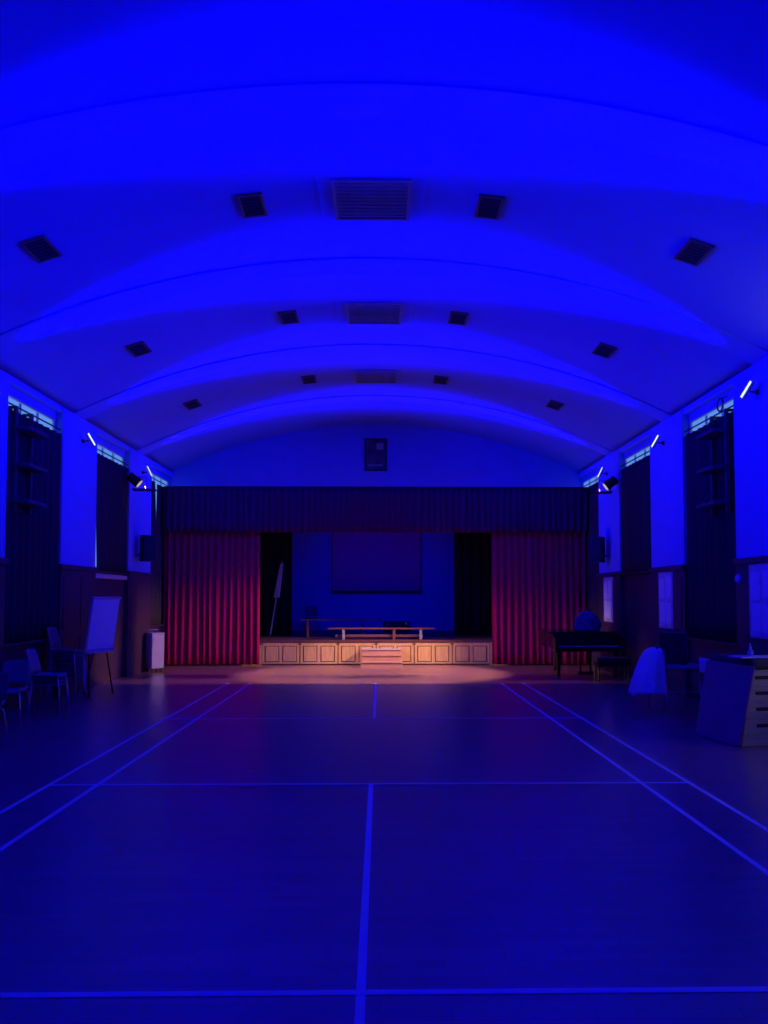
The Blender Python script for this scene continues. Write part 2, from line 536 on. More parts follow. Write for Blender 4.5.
# ------------------------------------------------------------------ blue ceiling uplights on the pilasters
def uplight(side, k, label):
    sg = -1 if side == 'left' else 1
    X = XL if sg < 0 else XR
    y = PIL[k] + 0.05
    t = thing('uplight', label, 'floodlight', (X - sg * 0.14, y, 4.72), 0, 'blue uplights along the walls')
    aim = Vector((XC + sg * 0.4, PIL[k] + (0.45 if k == 5 else -0.05), CROWN + 0.2))
    org = Vector((X - sg * 0.30, y, 4.76))
    d = (aim - org).normalized()
    upv = Vector((0, 0, 1)) - d * d.z
    la = (upv.normalized() * 0.85 + Vector((0, -0.55, 0)))
    la = (la - d * la.dot(d)).normalized()                 # long axis of the slanted head
    q = Matrix((la.cross(d), la, d)).transposed().to_quaternion()
    head = empty('lamp_head', org - Vector(t.location), 0, t)
    head.rotation_mode = 'QUATERNION'
    head.rotation_quaternion = q
    MB().box((0, 0, -0.035), (0.075, 0.27, 0.05), bev=0.01).build('housing', M['winframe'], head)
    MB().box((0, 0, -0.001), (0.06, 0.25, 0.008)).build('lens', M['lens'], head)
    MB().span((-0.02, -0.02, -0.03), (0.02, 0.02, 0.03)).cyl((0, 0, 0), (-sg * 0.13, 0, 0.01), 0.012).build('bracket', M['blackmetal'], t)
    ld = bpy.data.lights.new('uplight_beam', 'SPOT')
    ld.color = BLUE
    ld.energy = BLUE_W * (0.55 if k == 1 else 1.0)
    ld.spot_size = R(92)
    ld.spot_blend = 1.0
    ld.shadow_soft_size = 0.06
    lo = bpy.data.objects.new('uplight_beam', ld)
    C.objects.link(lo)
    lo.parent = t
    lo.location = org + d * 0.06 - Vector(t.location)
    lo.rotation_mode = 'QUATERNION'
    side_v = Vector((0, 1, 0)) - d * d.y
    side_v.normalize()
    lo.rotation_quaternion = Matrix((side_v, (-d).cross(side_v), -d)).transposed().to_quaternion()
    lo.scale = (0.365, 1, 1)                 # slot shaped head: narrow along the hall, wide across it
for k in range(1, 6):
    for side in ('left', 'right'):
        nm = {1: 'fifth from the stage', 2: 'fourth from the stage', 3: 'third from the stage', 4: 'second from the stage', 5: 'nearest the stage'}[k]
        uplight(side, k, 'small white glowing uplight on the %s wall, %s' % (side, nm))

# ------------------------------------------------------------------ curtains
def folds(p0, p1, z0, z1, n, amp, seed, nv=10, e0=(0, 0), e1=(0, 0), pw=1):
    rnd = random.Random(seed)
    p0, p1 = Vector(p0), Vector(p1)
    d = p1 - p0
    nrm = Vector((-d.y, d.x)).normalized()
    ph = [rnd.uniform(-0.5, 0.5) for _ in range(n + 2)]
    am = [rnd.uniform(0.65, 1.15) for _ in range(n + 2)]
    def f(u, v):
        k = u * n
        i = int(min(k, n - 1e-6))
        fr = k - i
        a = am[i] * (1 - fr) + am[i + 1] * fr
        pp = ph[i] * (1 - fr) + ph[i + 1] * fr
        s = math.sin(2 * math.pi * k + pp * 1.6 + 0.5 * math.sin(3 * v + i))
        off = amp * a * s * (0.65 + 0.35 * (1 - v))
        dn = d.normalized()
        q0 = p0 + dn * (e0[1] + (e0[0] - e0[1]) * (1 - v) ** pw)
        q1 = p1 + dn * (e1[0] * (1 - v) + e1[1] * v)
        p = q0 + (q1 - q0) * u + nrm * off
        return (p.x, p.y, z0 + (z1 - z0) * v)
    return MB().sheet(f, n * 10, nv)

wc = {('left', 3): 'tall dark curtain on the left wall above the stacked chairs',
      ('left', 4): 'dark curtain over the left window above the exit door', ('left', 5): 'narrow dark curtain on the left wall beside the stage curtain',
      ('right', 2): 'unseen dark curtain on the right wall opened to light the vaulting box',
      ('right', 3): 'tall dark curtain on the right wall above the table', ('right', 4): 'dark curtain over the right window above the piano',
      ('right', 5): 'narrow dark curtain on the right wall beside the stage curtain'}
for (side, k), lab in wc.items():
    sg = -1 if side == 'left' else 1
    X = (XL if sg < 0 else XR) - sg * 0.075
    y = BAY[k]
    a, b = y - WHALF - 0.0, y + WHALF
    if k == 5:
        a, b = y - 0.97, y + 0.5
        if side == 'left':
            a = y - 0.97
            b = y - 0.35
    z0 = 2.30 if k == 4 else 1.04
    t = thing('window_curtain', lab, 'curtain', (0, 0, 0), 0, 'dark window curtains')
    n = max(3, int((b - a) / 0.2))
    folds((X, a), (X, b), z0, 4.67, n, 0.032, k * 7 + (1 if sg > 0 else 0), e0=(0.19, 0.02) if (k == 4 and side == 'left') else (0.8, 0.0) if (side, k) == ('right', 2) else (0, 0), pw=4 if (side, k) == ('right', 2) else 1, e1=(0.25, -0.26) if (k == 5 and side == 'left') else (0, 0)).build('cloth', M['drape'], t, smooth=True, thick=0.004)
    if k == 5 and side == 'left':
        folds((X - 0.03, y - 0.35), (X - 0.03, y + 0.5), z0, 4.67, 3, 0.032, 91, e0=(0, 0.05)).build('cloth', M['drape'], t, smooth=True, thick=0.004)
    MB().cyl((X, y - WHALF + 0.02, 4.745), (X, y + 0.5 if k == 5 else y + WHALF, 4.745), 0.013).build('curtain_track', M['blackmetal'], t)
    for q in range(5):
        yy = y - 0.9 + 1.75 * q / 4
        if k < 5 or yy < y + 0.45:
            MB().cyl((X, yy, 4.745), (X + sg * 0.07, yy, 4.79), 0.006, seg=6).build('track_bracket', M['blackmetal'], t)

# stage curtains and pelmet
YC = 20.02
def stage_curtain(name, x0, x1, label, seed):
    t = folds((x0, YC), (x1, YC), 0.03, 4.3, int(abs(x1 - x0) / 0.17), 0.036, seed, nv=14).build(name, M['velvet'], None, smooth=True, thick=0.008)
    tag(t, label, 'curtain')
stage_curtain('stage_curtain', XL + 0.13, -3.13, 'crimson velvet stage curtain left of the stage, lit at its foot', 3)
stage_curtain('stage_curtain', 2.93, XR - 0.13, 'crimson velvet stage curtain right of the stage behind the piano', 5)
t = thing('stage_pelmet', 'dark gathered velvet pelmet hanging across the top of the stage', 'pelmet')
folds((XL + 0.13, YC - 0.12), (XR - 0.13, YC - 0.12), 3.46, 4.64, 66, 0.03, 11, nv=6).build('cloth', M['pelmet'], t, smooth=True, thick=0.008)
MB().span((XL + 0.12, YC - 0.14, 4.60), (XR - 0.12, YC - 0.09, 4.66), 0.005).build('rail', M['blackmetal'], t)

# black wing drapes on the stage
for x0, x1, l, s in ((-5.3, -2.62, 'black wing drape on the left side of the stage', 21), (2.22, 5.1, 'black wing drape on the right side of the stage', 23)):
    tag(folds((x0, 22.9), (x1, 22.9), 0.65, 5.2, int((x1 - x0) / 0.24), 0.05, s).build('wing_drape', M['black'], None, smooth=True, thick=0.006), l, 'drape')

# ------------------------------------------------------------------ stage platform
YS = 20.2
SZ = 0.64
st = thing('stage', 'raised wooden stage with panelled honey coloured front', 'stage', (XC, YS, 0))
MB().span((-5.4, 0.06, 0), (5.4, 0.68, SZ - 0.05)).span((-4.28, 0.68, 0), (4.28, 0.92, SZ - 0.05)).span((-5.4, 0.92, 0), (5.4, SB - YS - 0.03, SZ - 0.05)).build('platform', M['stagedark'], st)
MB().span((-5.4, -0.02, SZ - 0.05), (5.4, 0.68, SZ), 0.006).span((-4.28, 0.68, SZ - 0.05), (4.28, 0.92, SZ)).span((-5.4, 0.92, SZ - 0.05), (5.4, SB - YS - 0.03, SZ)).build('deck', M['deck'], st)
for u in range(6):
    xx = -3.0 + u * 1.0
    un = MB().span((xx + 0.012, 0.0, 0.03), (xx + 0.988, 0.06, SZ - 0.055), 0.004).build('front_unit', M['stagewood'], st)
    for q in (0.27, 0.73):
        MB().span((xx + q - 0.19, -0.001, 0.075), (xx + q + 0.19, 0.004, 0.50)).build('panel_groove', M['stagedark'], un)
        MB().span((xx + q - 0.165, -0.014, 0.095), (xx + q + 0.165, 0.004, 0.48), 0.008).build('raised_panel', M['stagewood'], un)
    MB().span((xx - 0.045, -0.006, 0.535), (xx + 0.045, 0.01, 0.56)).build('finger_slot', M['ventdark'], un)
MB().span((-5.4, 0.03, 0), (5.4, 0.06, 0.03)).build('kick_strip', M['stagedark'], st)
for sx in (-1, 1):
    MB().span((sx * 3.0, 0.0, 0.0), (sx * 5.4, 0.06, SZ - 0.05)).build('side_front', M['stagewood'], st)

sp = thing('stage_steps', 'small wooden block of steps in front of the stage', 'steps', (0.04, YS, 0))
for i, (zt, d) in enumerate(((0.15, 0.95), (0.30, 0.64), (0.43, 0.34))):
    hw = 0.52 if i == 0 else 0.49
    zb = (0, 0.15, 0.30)[i]
    bd = MB().span((-hw, -d, zb), (hw, -0.02, zt - 0.02), 0.004).build('riser', M['stepwood'], sp)
    MB().span((-hw - 0.01, -d - 0.02, zt - 0.02), (hw + 0.01, -0.02, zt), 0.006).build('tread', M['paletread'] if i == 2 else M['stepwood'], sp)

# ------------------------------------------------------------------ things on the stage
def gym_bench(label, loc, L, hooks):
    t = thing('gym_bench', label, 'bench', loc)
    MB().span((-L / 2, -0.12, 0.27), (L / 2, 0.12, 0.31), 0.008).build('bench_top', M['benchwood'], t)
    MB().span((-L / 2 + 0.2, -0.03, 0.06), (L / 2 - 0.3, 0.03, 0.13), 0.006).build('balance_beam', M['benchwood'], t)
    for x in (-L / 2 + 0.42, 0.35, L / 2 - 0.36):
        MB().span((x - 0.035, -0.1, 0.0), (x + 0.035, 0.1, 0.27), 0.006).build('leg', M['benchwood'] if x == 0.35 else M['tablewood'], t)
    if hooks:
        for sx in (-1, 1):
            MB().span((sx * L / 2, -0.07, 0.285), (sx * (L / 2 + 0.09), 0.07, 0.30)).span((sx * (L / 2 + 0.075), -0.07, 0.21), (sx * (L / 2 + 0.09), 0.07, 0.285)).build('hook', M['chrome'], t)
    return t
gym_bench('long wooden gym bench near the front edge of the stage', (0.03, 20.75, SZ), 2.86, True)
t = thing('trestle_bench', 'thin topped taller bench behind the long bench on stage', 'bench', (-1.05, 21.9, SZ))
MB().span((-1.2, -0.15, 0.48), (1.2, 0.15, 0.51), 0.006).build('bench_top', M['benchwood'], t)
for x in (-1.0, 0.55):
    MB().span((x - 0.025, -0.13, 0), (x + 0.025, 0.13, 0.48), 0.004).build('leg', M['benchwood'], t)
MB().cyl((-1.0, 0, 0.2), (0.55, 0, 0.2), 0.012).build('stretcher', M['blackmetal'], t)

t = thing('projection_screen', 'large pale projection screen hanging on the stage back wall', 'screen', (-0.12, SB - 0.12, 1.98))
MB().span((-1.5, -0.004, 0.02), (1.5, 0.004, 2.2)).build('screen_fabric', M['screen'], t)
MB().span((-1.53, -0.006, -0.02), (-1.5, 0.006, 2.2)).span((1.5, -0.006, -0.02), (1.53, 0.006, 2.2)).build('black_border', M['black'], t)
MB().cyl((-1.56, 0, 0), (1.56, 0, 0), 0.022).build('bottom_bar', M['blackmetal'], t)
MB().span((-1.65, -0.07, 2.2), (1.65, 0.07, 2.36), 0.02).build('case', M['white'], t)

t = thing('flagpole', 'pale furled flag on a pole leaning against the left wing drape', 'flag', (-3.2, 22.45, SZ + 0.006))
MB().cyl((0, 0, 0.0), (0.30, 0.22, 2.15), 0.022).build('pole', M['white'], t)
MB().sheet(lambda u, v: (0.16 + 0.14 * v + (0.075 - 0.035 * v) * math.cos(2 * math.pi * u) * (1 + 0.25 * math.sin(10 * math.pi * u)),
                         0.11 + 0.105 * v + (0.07 - 0.03 * v) * math.sin(2 * math.pi * u) * (1 + 0.25 * math.sin(10 * math.pi * u)), 1.12 + 1.0 * v), 40, 6).build('furled_cloth', M['cloth'], t, smooth=True, thick=0.004)
MB().cyl((0.30, 0.22, 2.15), (0.312, 0.229, 2.23), 0.025, 0.004).build('finial', M['brass'], t)

# ------------------------------------------------------------------ chairs
def make_chair(name, label, shell, group=None):
    t = thing(name, label, 'chair', (0, 0, 0), 0, group)            # faces -Y, origin on the floor under the seat
    def seat(u, v):
        x = (u - 0.5) * 0.40
        y = 0.20 - v * 0.40
        z = 0.45 + 0.05 * (2 * u - 1) ** 2 * 0.4 - (0.03 if v > 0.9 else 0) * (v - 0.9) * 10 - 0.012 * math.sin(math.pi * v)
        return (x, y, z)
    MB().sheet(seat, 10, 10).build('seat', shell, t, smooth=True, thick=0.014)
    def back(u, v):
        x = (u - 0.5) * (0.42 - 0.07 * v * v)
        y = 0.20 + 0.09 * v - 0.035 * (1 - (2 * u - 1) ** 2) * -1
        z = 0.52 + 0.33 * v - 0.02 * (2 * u - 1) ** 2 * v
        return (x, y, z)
    MB().sheet(back, 10, 8).build('backrest', shell, t, smooth=True, thick=0.014)
    for sx in (-1, 1):
        MB().tube([(sx * 0.15, -0.15, 0.43), (sx * 0.19, -0.19, 0.40), (sx * 0.225, -0.235, 0.0)], 0.011).build('leg', M['chrome'], t, smooth=True)
        MB().tube([(sx * 0.15, 0.15, 0.43), (sx * 0.19, 0.19, 0.40), (sx * 0.215, 0.25, 0.0)], 0.011).build('leg', M['chrome'], t, smooth=True)
        MB().tube([(sx * 0.15, -0.15, 0.43), (sx * 0.15, 0.17, 0.43), (sx * 0.16, 0.235, 0.5), (sx * 0.15, 0.255, 0.62)], 0.011).build('seat_rail', M['chrome'], t, smooth=True)
    return t
proto = make_chair('stacking_chair', 'dark plastic chair facing the camera at the left edge, in front of the stacks', M['chair2'])
proto.location = (-5.30, 11.12, 0)
proto.rotation_euler.z = R(8)
def chair(loc, rz, label, group=None, shell=None):
    c = copy_tree(proto)
    c.location = loc
    c.rotation_euler.z = rz
    c['label'] = label
    if group:
        c['group'] = group
    if shell:
        for ch in c.children:
            if ch.name.split('.')[0] in ('seat', 'backrest'):
                ch.data = ch.data.copy()
                ch.data.materials[0] = shell
    return c
chair((-4.86, 9.42, 0), R(-20), 'chair cut by the left edge, only its chrome leg showing', None, M['chair'])
ords = ['lowest', 'second from bottom', 'third from bottom', 'fourth from bottom', 'fifth from bottom', 'sixth from bottom', 'seventh from bottom', 'topmost']
for k in range(3):
    chair((-5.12, 12.02, 0.062 * k), R(94), 'dark plastic chair, %s in the short stack of three on the left' % ('lowest', 'middle one', 'topmost')[k], 'short stack of chairs', M['chair2'] if k == 2 else M['chair'])
for k in range(8):
    chair((-5.30, 13.15, 0.06 * k), R(88), 'dark plastic chair, %s in the tall stack by the flip chart' % ords[k], 'tall stack of chairs', M['chair'])
chair((-2.25, 25.3, SZ), R(10), 'dark chair standing at the back of the stage', None, M['chair'])

t = thing('equipment_case', 'low black equipment case at the back of the stage', 'case', (0.55, 25.4, SZ))
MB().span((-0.45, -0.2, 0.02), (0.45, 0.2, 0.26), 0.015).build('body', M['blackplastic'], t)
MB().span((-0.46, -0.21, 0.26), (0.46, 0.21, 0.33), 0.012).build('lid', M['blackplastic'], t)
for sx in (-1, 1):
    MB().span((sx * 0.3 - 0.03, -0.225, 0.22), (sx * 0.3 + 0.03, -0.205, 0.30)).build('latch', M['chrome'], t)
    MB().span((sx * 0.38 - 0.03, -0.15, 0), (sx * 0.38 + 0.03, 0.15, 0.02)).build('foot', M['blackplastic'], t)

# ------------------------------------------------------------------ flip chart
t = thing('flip_chart', 'flip chart easel with blank white pad before the left wall', 'easel', (-5.02, 14.0, 0), R(67))
rt = Matrix.Rotation(R(9), 4, 'X')
bd = empty('board', (0, 0, 1.28), 0, t)
bd.rotation_euler = (R(9), 0, 0)
MB().box((0, 0.012, 0), (0.70, 0.02, 1.02), bev=0.005).build('backboard', M['winframe'], bd)
MB().box((0, -0.004, 0.01), (0.64, 0.012, 0.90)).build('paper_pad', M['paper'], bd)
MB().box((0, -0.015, 0.485), (0.70, 0.03, 0.04), bev=0.006).build('clamp_bar', M['tablewood'], bd)
MB().box((0, -0.03, -0.49), (0.70, 0.08, 0.025), bev=0.005).build('pen_tray', M['winframe'], bd)
for a, b in (((-0.2, 0.13, 0.98), (-0.3, 0.02, 0.0)), ((0.2, 0.13, 0.98), (0.3, 0.02, 0.0)), ((0, 0.07, 1.3), (0, 0.42, 0.0))):
    MB().cyl(a, b, 0.014, seg=10).build('leg', M['blackmetal'], t, smooth=True)

# white portable heater
t = thing('portable_appliance', 'white cabinet on castors beside the left stage curtain', 'appliance', (-5.36, 18.4, 0), R(42))
MB().span((-0.16, -0.17, 0.09), (0.16, 0.17, 0.90), 0.02).build('body', M['appl'], t)
MB().span((-0.165, -0.175, 0.90), (0.165, 0.175, 0.93), 0.012).build('top_cover', M['appl'], t)
MB().span((-0.13, -0.178, 0.62), (0.13, -0.168, 0.84), 0.003).build('front_grille', M['appl'], t)
MB().tube([(-0.1, 0.1, 0.93), (-0.1, 0.1, 1.0), (0.1, 0.1, 1.0), (0.1, 0.1, 0.93)], 0.012).build('handle', M['chrome'], t)
for sx in (-1, 1):
    for sy in (-1, 1):
        MB().span((sx * 0.12 - 0.03, sy * 0.13 - 0.025, 0.05), (sx * 0.12 + 0.03, sy * 0.13 + 0.025, 0.10)).cyl((sx * 0.12 - 0.015, sy * 0.13, 0.03), (sx * 0.12 + 0.015, sy * 0.13, 0.03), 0.03).build('castor', M['blackplastic'], t)

# ------------------------------------------------------------------ wall loudspeakers
def speaker(x, y, z, rz, label, sg):
    t = thing('wall_loudspeaker', label, 'loudspeaker', (x, y, z), rz, 'black wall loudspeakers')
    MB().hexa([(-0.15, -0.14, -0.3), (0.15, -0.14, -0.3), (0.10, 0.14, -0.3), (-0.10, 0.14, -0.3)], [(-0.15, -0.14, 0.3), (0.15, -0.14, 0.3), (0.10, 0.14, 0.3), (-0.10, 0.14, 0.3)]).build('cabinet', M['blackplastic'], t)
    MB().span((-0.135, -0.15, -0.28), (0.135, -0.14, 0.28), 0.003).build('front_grille', M['blackmetal'], t)
    wx = Matrix.Rotation(-rz, 4, 'Z') @ Vector((sg * 0.22, 0, -0.15))
    MB().cyl((0, 0.1, -0.12), tuple(wx), 0.018).build('wall_bracket', M['blackmetal'], t)
speaker(XL + 0.36, 17.75, 2.90, R(45), 'black loudspeaker on the left wall by the stage curtain', -1)
speaker(XR - 0.36, 18.1, 2.90, R(-45), 'black loudspeaker on the right wall by the stage curtain', 1)

# ------------------------------------------------------------------ stage spotlights with barn doors
def stage_spot(label, org, aim, sg, energy):
    org, aim = Vector(org), Vector(aim)
    d = (aim - org).normalized()
    t = thing('stage_spotlight', label, 'spotlight', org, 0, 'stage spotlights')
    q = d.to_track_quat('Z', 'Y')
    h = empty('lamp_head', (0, 0, 0), 0, t)
    h.rotation_mode = 'QUATERNION'
    h.rotation_quaternion = q
    MB().cyl((0, 0, -0.30), (0, 0, -0.02), 0.10, 0.11, 20).build('housing', M['blackmetal'], h, smooth=False)
    MB().cyl((0, 0, -0.018), (0, 0, -0.008), 0.095).build('lens', M['warmlens'], h)
    X = XL if sg < 0 else XR
    # yoke and wall arm
    MB().tube([(-0.13, 0, -0.12), (-0.13, 0, 0.16), (0.13, 0, 0.16), (0.13, 0, -0.12)], 0.01).build('yoke', M['blackmetal'], t)
    MB().cyl((0, 0, 0.16), (X - org.x - sg * 0.02, 0.35, 0.22), 0.014).build('wall_arm', M['blackmetal'], t)
    # lower barn door: its inner edge lies in the plane from lamp to the floor line where the pool of light ends
    D = (Vector((org.x, 15.85, 0)) - org).normalized()
    P = D * 0.17
    flap = MB()
    e0, e1 = P + Vector((sg * 0.12, 0, 0)), P + Vector((-sg * 0.40, 0, 0))
    n = Vector((0, -1, 0.25)).normalized() * 0.16
    flap.hexa([e0, e1, e1 + n, e0 + n], [e0 + Vector((0, 0, 0.004)), e1 + Vector((0, 0, 0.004)), e1 + n + Vector((0, 0, 0.004)), e0 + n + Vector((0, 0, 0.004))])
    flap.build('barn_door', M['blackmetal'], t)
    ld = bpy.data.lights.new('spot_beam', 'SPOT')
    ld.color = (1.0, 0.56, 0.36)
    ld.energy = energy
    ld.spot_size = R(56)
    ld.spot_blend = 0.5
    ld.shadow_soft_size = 0.004
    lo = bpy.data.objects.new('spot_beam', ld)
    C.objects.link(lo)
    lo.parent = t
    lo.rotation_mode = 'QUATERNION'
    lo.rotation_quaternion = d.to_track_quat('-Z', 'Y')
stage_spot('black stage spotlight on the left wall by the stage', (XL + 0.42, 17.0, 4.28), (-0.1, 17.9, 0.0), -1, STAGE_W * 0.65)
stage_spot('black stage spotlight on the right wall by the stage', (XR - 0.42, 17.3, 4.28), (-0.4, 18.2, 0.0), 1, STAGE_W * 1.15)

# unseen blue flood batten, added behind the pelmet to light the stage back wall
t = thing('unseen_batten', 'unseen blue flood batten added over the stage behind the pelmet', 'floodlight', (XC, 22.2, 4.75))
MB().cyl((-2.2, 0, 0.12), (2.2, 0, 0.12), 0.024).build('bar', M['blackmetal'], t)
for x in (-1.9, 1.9):
    MB().cyl((x, 0, 0.12), (x, 0, 0.64), 0.01).build('hanger', M['blackmetal'], t)
for x in (-1.2, 1.2):
    MB().box((x, 0.0, 0.0), (0.26, 0.12, 0.16), Matrix.Rotation(R(35), 4, 'X'), 0.01).build('flood_head', M['blackmetal'], t)
    ld = bpy.data.lights.new('batten_beam', 'SPOT')
    ld.color = BLUE
    ld.energy = BATTEN_W
    ld.spot_size = R(110)
    ld.spot_blend = 1.0
    ld.shadow_soft_size = 0.08
    lo = bpy.data.objects.new('batten_beam', ld)
    C.objects.link(lo)
    lo.parent = t
    lo.location = (x, 0.12, -0.09)
    lo.rotation_mode = 'QUATERNION'
    lo.rotation_quaternion = Vector((-x * 0.3, 4.0, -4.2)).normalized().to_track_quat('-Z', 'Y')

# ------------------------------------------------------------------ framed picture on the end wall
t = thing('framed_picture', 'dark framed picture high on the end wall above the stage', 'picture', (-0.12, Y1 - 0.02, 5.68))
MB().span((-0.31, -0.03, -0.45), (-0.26, 0.015, 0.45)).span((0.26, -0.03, -0.45), (0.31, 0.015, 0.45)).span((-0.26, -0.03, 0.40), (0.26, 0.015, 0.45)).span((-0.26, -0.03, -0.45), (0.26, 0.015, -0.40)).build('frame', M['frame'], t)
pc = MB().span((-0.26, -0.008, -0.40), (0.26, 0.01, 0.40)).build('picture_sheet', M['picture'], t)
MB().span((0.02, -0.012, 0.14), (0.21, -0.008, 0.32)).build('pale_square', M['picturepale'], pc)
MB().span((-0.20, -0.012, -0.31), (0.20, -0.008, -0.27)).build('caption_strip', M['picturepale'], pc)

# ------------------------------------------------------------------ wall racks beside the near windows
def rack(side, label):
    sg = -1 if side == 'left' else 1
    X = (XL if sg < 0 else XR) - sg * 0.14
    t = thing('wall_rack', label, 'rack', (X, 11.98, 3.1), 0, 'wall racks')
    for yy in (-0.2, 0.32):
        MB().span((-0.025, yy - 0.03, 0), (0.025, yy + 0.03, 1.62)).build('upright', M['rack'], t)
    for z in (0.12, 0.68, 1.25):
        MB().span((-0.02, -0.25, z), (-sg * 0.24, 0.42, z + 0.06), 0.005).build('ledge', M['rack'], t)
        MB().cyl((-sg * 0.02, 0.32, z + 0.25), (-sg * 0.24, 0.32, z + 0.03), 0.012).build('strut', M['rack'], t)
    for yy in (-0.2, 0.32):
        for z in (0.02, 1.6):
            MB().span((0, yy - 0.02, z - 0.02), (sg * 0.14, yy + 0.02, z + 0.02)).build('fixing', M['blackmetal'], t)
rack('left', 'dim three ledged rack in front of the left curtain')
rack('right', 'dim three ledged rack in front of the right curtain')

# coiled cable by the right window head
t = thing('cable_coil', 'small dark cable loop hanging before the right window head', 'cable', (XR - 0.2, 11.85, 4.80))
MB().tube([(0, 0.10 * math.cos(a * math.pi / 12), 0.10 * math.sin(a * math.pi / 12)) for a in range(24)], 0.013, closed=True).build('loop', M['blackplastic'], t, smooth=True)
MB().cyl((0, 0, 0.10), (0.12, 0, 0.14), 0.008).build('hook', M['blackmetal'], t)

# ------------------------------------------------------------------ right wall notice boards and bell
for k, l in ((3, 'pale notice board on the right wall at the picture edge'), (4, 'pale notice board on the right wall above the table'), (5, 'pale notice board on the right wall above the piano')):
    t = thing('notice_board', l, 'notice board', (XR - 0.15, PIL[k] + 0.02, 1.72), 0, 'notice boards')
    MB().span((0.0, -0.36, -0.53), (0.02, 0.36, 0.53)).build('frame', M['winframe'], t)
    MB().span((-0.008, -0.33, -0.50), (0.0, 0.33, 0.50)).build('board', M['notice'], t)
    for i, (yy, zz) in enumerate(((-0.17, 0.25), (0.16, 0.22), (-0.15, -0.24), (0.15, -0.22))):
        MB().span((-0.011, yy - 0.13, zz - 0.2), (-0.008, yy + 0.13, zz + 0.19)).build('sheet', M['paper'], t)
t = thing('alarm_bell', 'small round alarm bell on the right wall above the vaulting box', 'bell', (XR - 0.13, 11.42, 2.05))
MB().cyl((0, 0, 0), (-0.03, 0, 0), 0.055).build('base', M['blackmetal'], t)
b2 = MB().lathe([(0.075, 0), (0.075, 0.012), (0.06, 0.035), (0.03, 0.05), (0.008, 0.054)]).build('gong', M['white'], t, smooth=True)
b2.rotation_euler = (0, R(-90), 0)
b2.location = (-0.03, 0, 0)

# ------------------------------------------------------------------ grand piano with a bundle on it, and its stool
t = thing('grand_piano', 'black grand piano at the right in front of the stage curtain', 'piano', (4.52, 16.75, 0), R(0))
out = []
for i in range(9):                                  # bent side on the right, straight spine on the left
    u = i / 8
    out.append((0.74 - 0.62 * (3 * u * u - 2 * u ** 3), 0.35 + 1.15 * u))
tail = [(-0.02 - 0.35 + 0.36 * math.cos(a), 1.52 + 0.30 * math.sin(a)) for a in [R(10 + 16 * k) for k in range(11)]]
outline = [(-0.74, 0.0), (0.74, 0.0)] + out + tail[:-1] + [(-0.74, 1.5)]
MB().prism(outline, 0.66, 0.98).build('case', M['gloss'], t)
lid = MB().prism([(x * 1.015, y + 0.28 if y < 0.01 else y) for x, y in outline], 0.985, 1.01).build('lid', M['gloss'], t)
MB().span((-0.74, -0.22, 0.60), (0.74, 0.02, 0.70), 0.006).build('key_bed', M['gloss'], t)
for sx in (-1, 1):
    MB().span((sx * 0.66, -0.22, 0.70), (sx * 0.74, 0.0, 0.92), 0.01).build('key_cheek', M['gloss'], t)
k0 = MB().span((-0.0115, -0.19, 0.70), (0.0115, -0.03, 0.722)).build('white_key', M['ivory'], t)
k0.location.x = -0.637
for k in range(1, 52):
    inst(k0, 'white_key', t, (-0.637 + 0.02495 * k, 0, 0))
b0 = MB().span((-0.006, -0.13, 0.722), (0.006, -0.03, 0.735)).build('black_key', M['gloss'], t)
b0.location.x = -0.625
for k in range(1, 51):
    if (k % 7) not in (1, 4):
        inst(b0, 'black_key', t, (-0.625 + 0.02495 * k, 0, 0))
MB().span((-0.66, -0.03, 0.722), (0.66, 0.0, 0.90), 0.004).build('fallboard', M['gloss'], t)
for x, y in ((-0.62, 0.0), (0.62, 0.0), (-0.36, 1.45)):
    MB().lathe([(0.035, 0.05), (0.03, 0.09), (0.05, 0.3), (0.065, 0.56), (0.08, 0.66)], 14, (x, y, 0)).build('leg', M['gloss'], t, smooth=True)
    MB().cyl((x - 0.02, y, 0.03), (x + 0.02, y, 0.03), 0.03).build('castor', M['brass'], t)
ly = MB().span((-0.13, 0.10, 0.12), (-0.10, 0.15, 0.66)).span((0.10, 0.10, 0.12), (0.13, 0.15, 0.66)).span((-0.16, 0.05, 0.08), (0.16, 0.18, 0.14)).build('pedal_lyre', M['gloss'], t)
for x in (-0.08, 0, 0.08):
    MB().span((x - 0.015, -0.06, 0.085), (x + 0.015, 0.06, 0.10), 0.004).build('pedal', M['brass'], ly)

mb = MB()
bmesh.ops.create_icosphere(mb.bm, subdivisions=4, radius=1)
rr = random.Random(4)
ph = [rr.uniform(0, 6) for _ in range(6)]
for v in mb.bm.verts:
    c = v.co.copy()
    k = 1 + 0.10 * math.sin(4 * c.x + ph[0]) * math.sin(5 * c.y + ph[1]) + 0.07 * math.sin(9 * c.z + 6 * c.x + ph[2]) + 0.05 * math.sin(13 * c.y + ph[3])
    v.co = Vector((c.x * 0.29 * k, c.y * 0.22 * k, max(c.z * 0.30 * k + 0.14, 0.0)))
o = mb.build('cloth_bundle', M['bluecloth'], None, smooth=True, loc=(4.66, 17.25, 1.012))
tag(o, 'crumpled dark blue cloth bundle on top of the piano', 'cloth')

t = thing('piano_stool', 'black padded piano stool in front of the piano', 'stool', (4.86, 16.05, 0))
MB().span((-0.36, -0.18, 0.42), (0.36, 0.18, 0.52), 0.025).build('cushion', M['blackplastic'], t)
MB().span((-0.34, -0.16, 0.34), (0.34, 0.16, 0.42), 0.005).build('apron', M['gloss'], t)
for x in (-0.31, 0.31):
    for y in (-0.13, 0.13):
        MB().cyl((x, y, 0), (x, y, 0.34), 0.018, 0.028, 10).build('leg', M['gloss'], t)

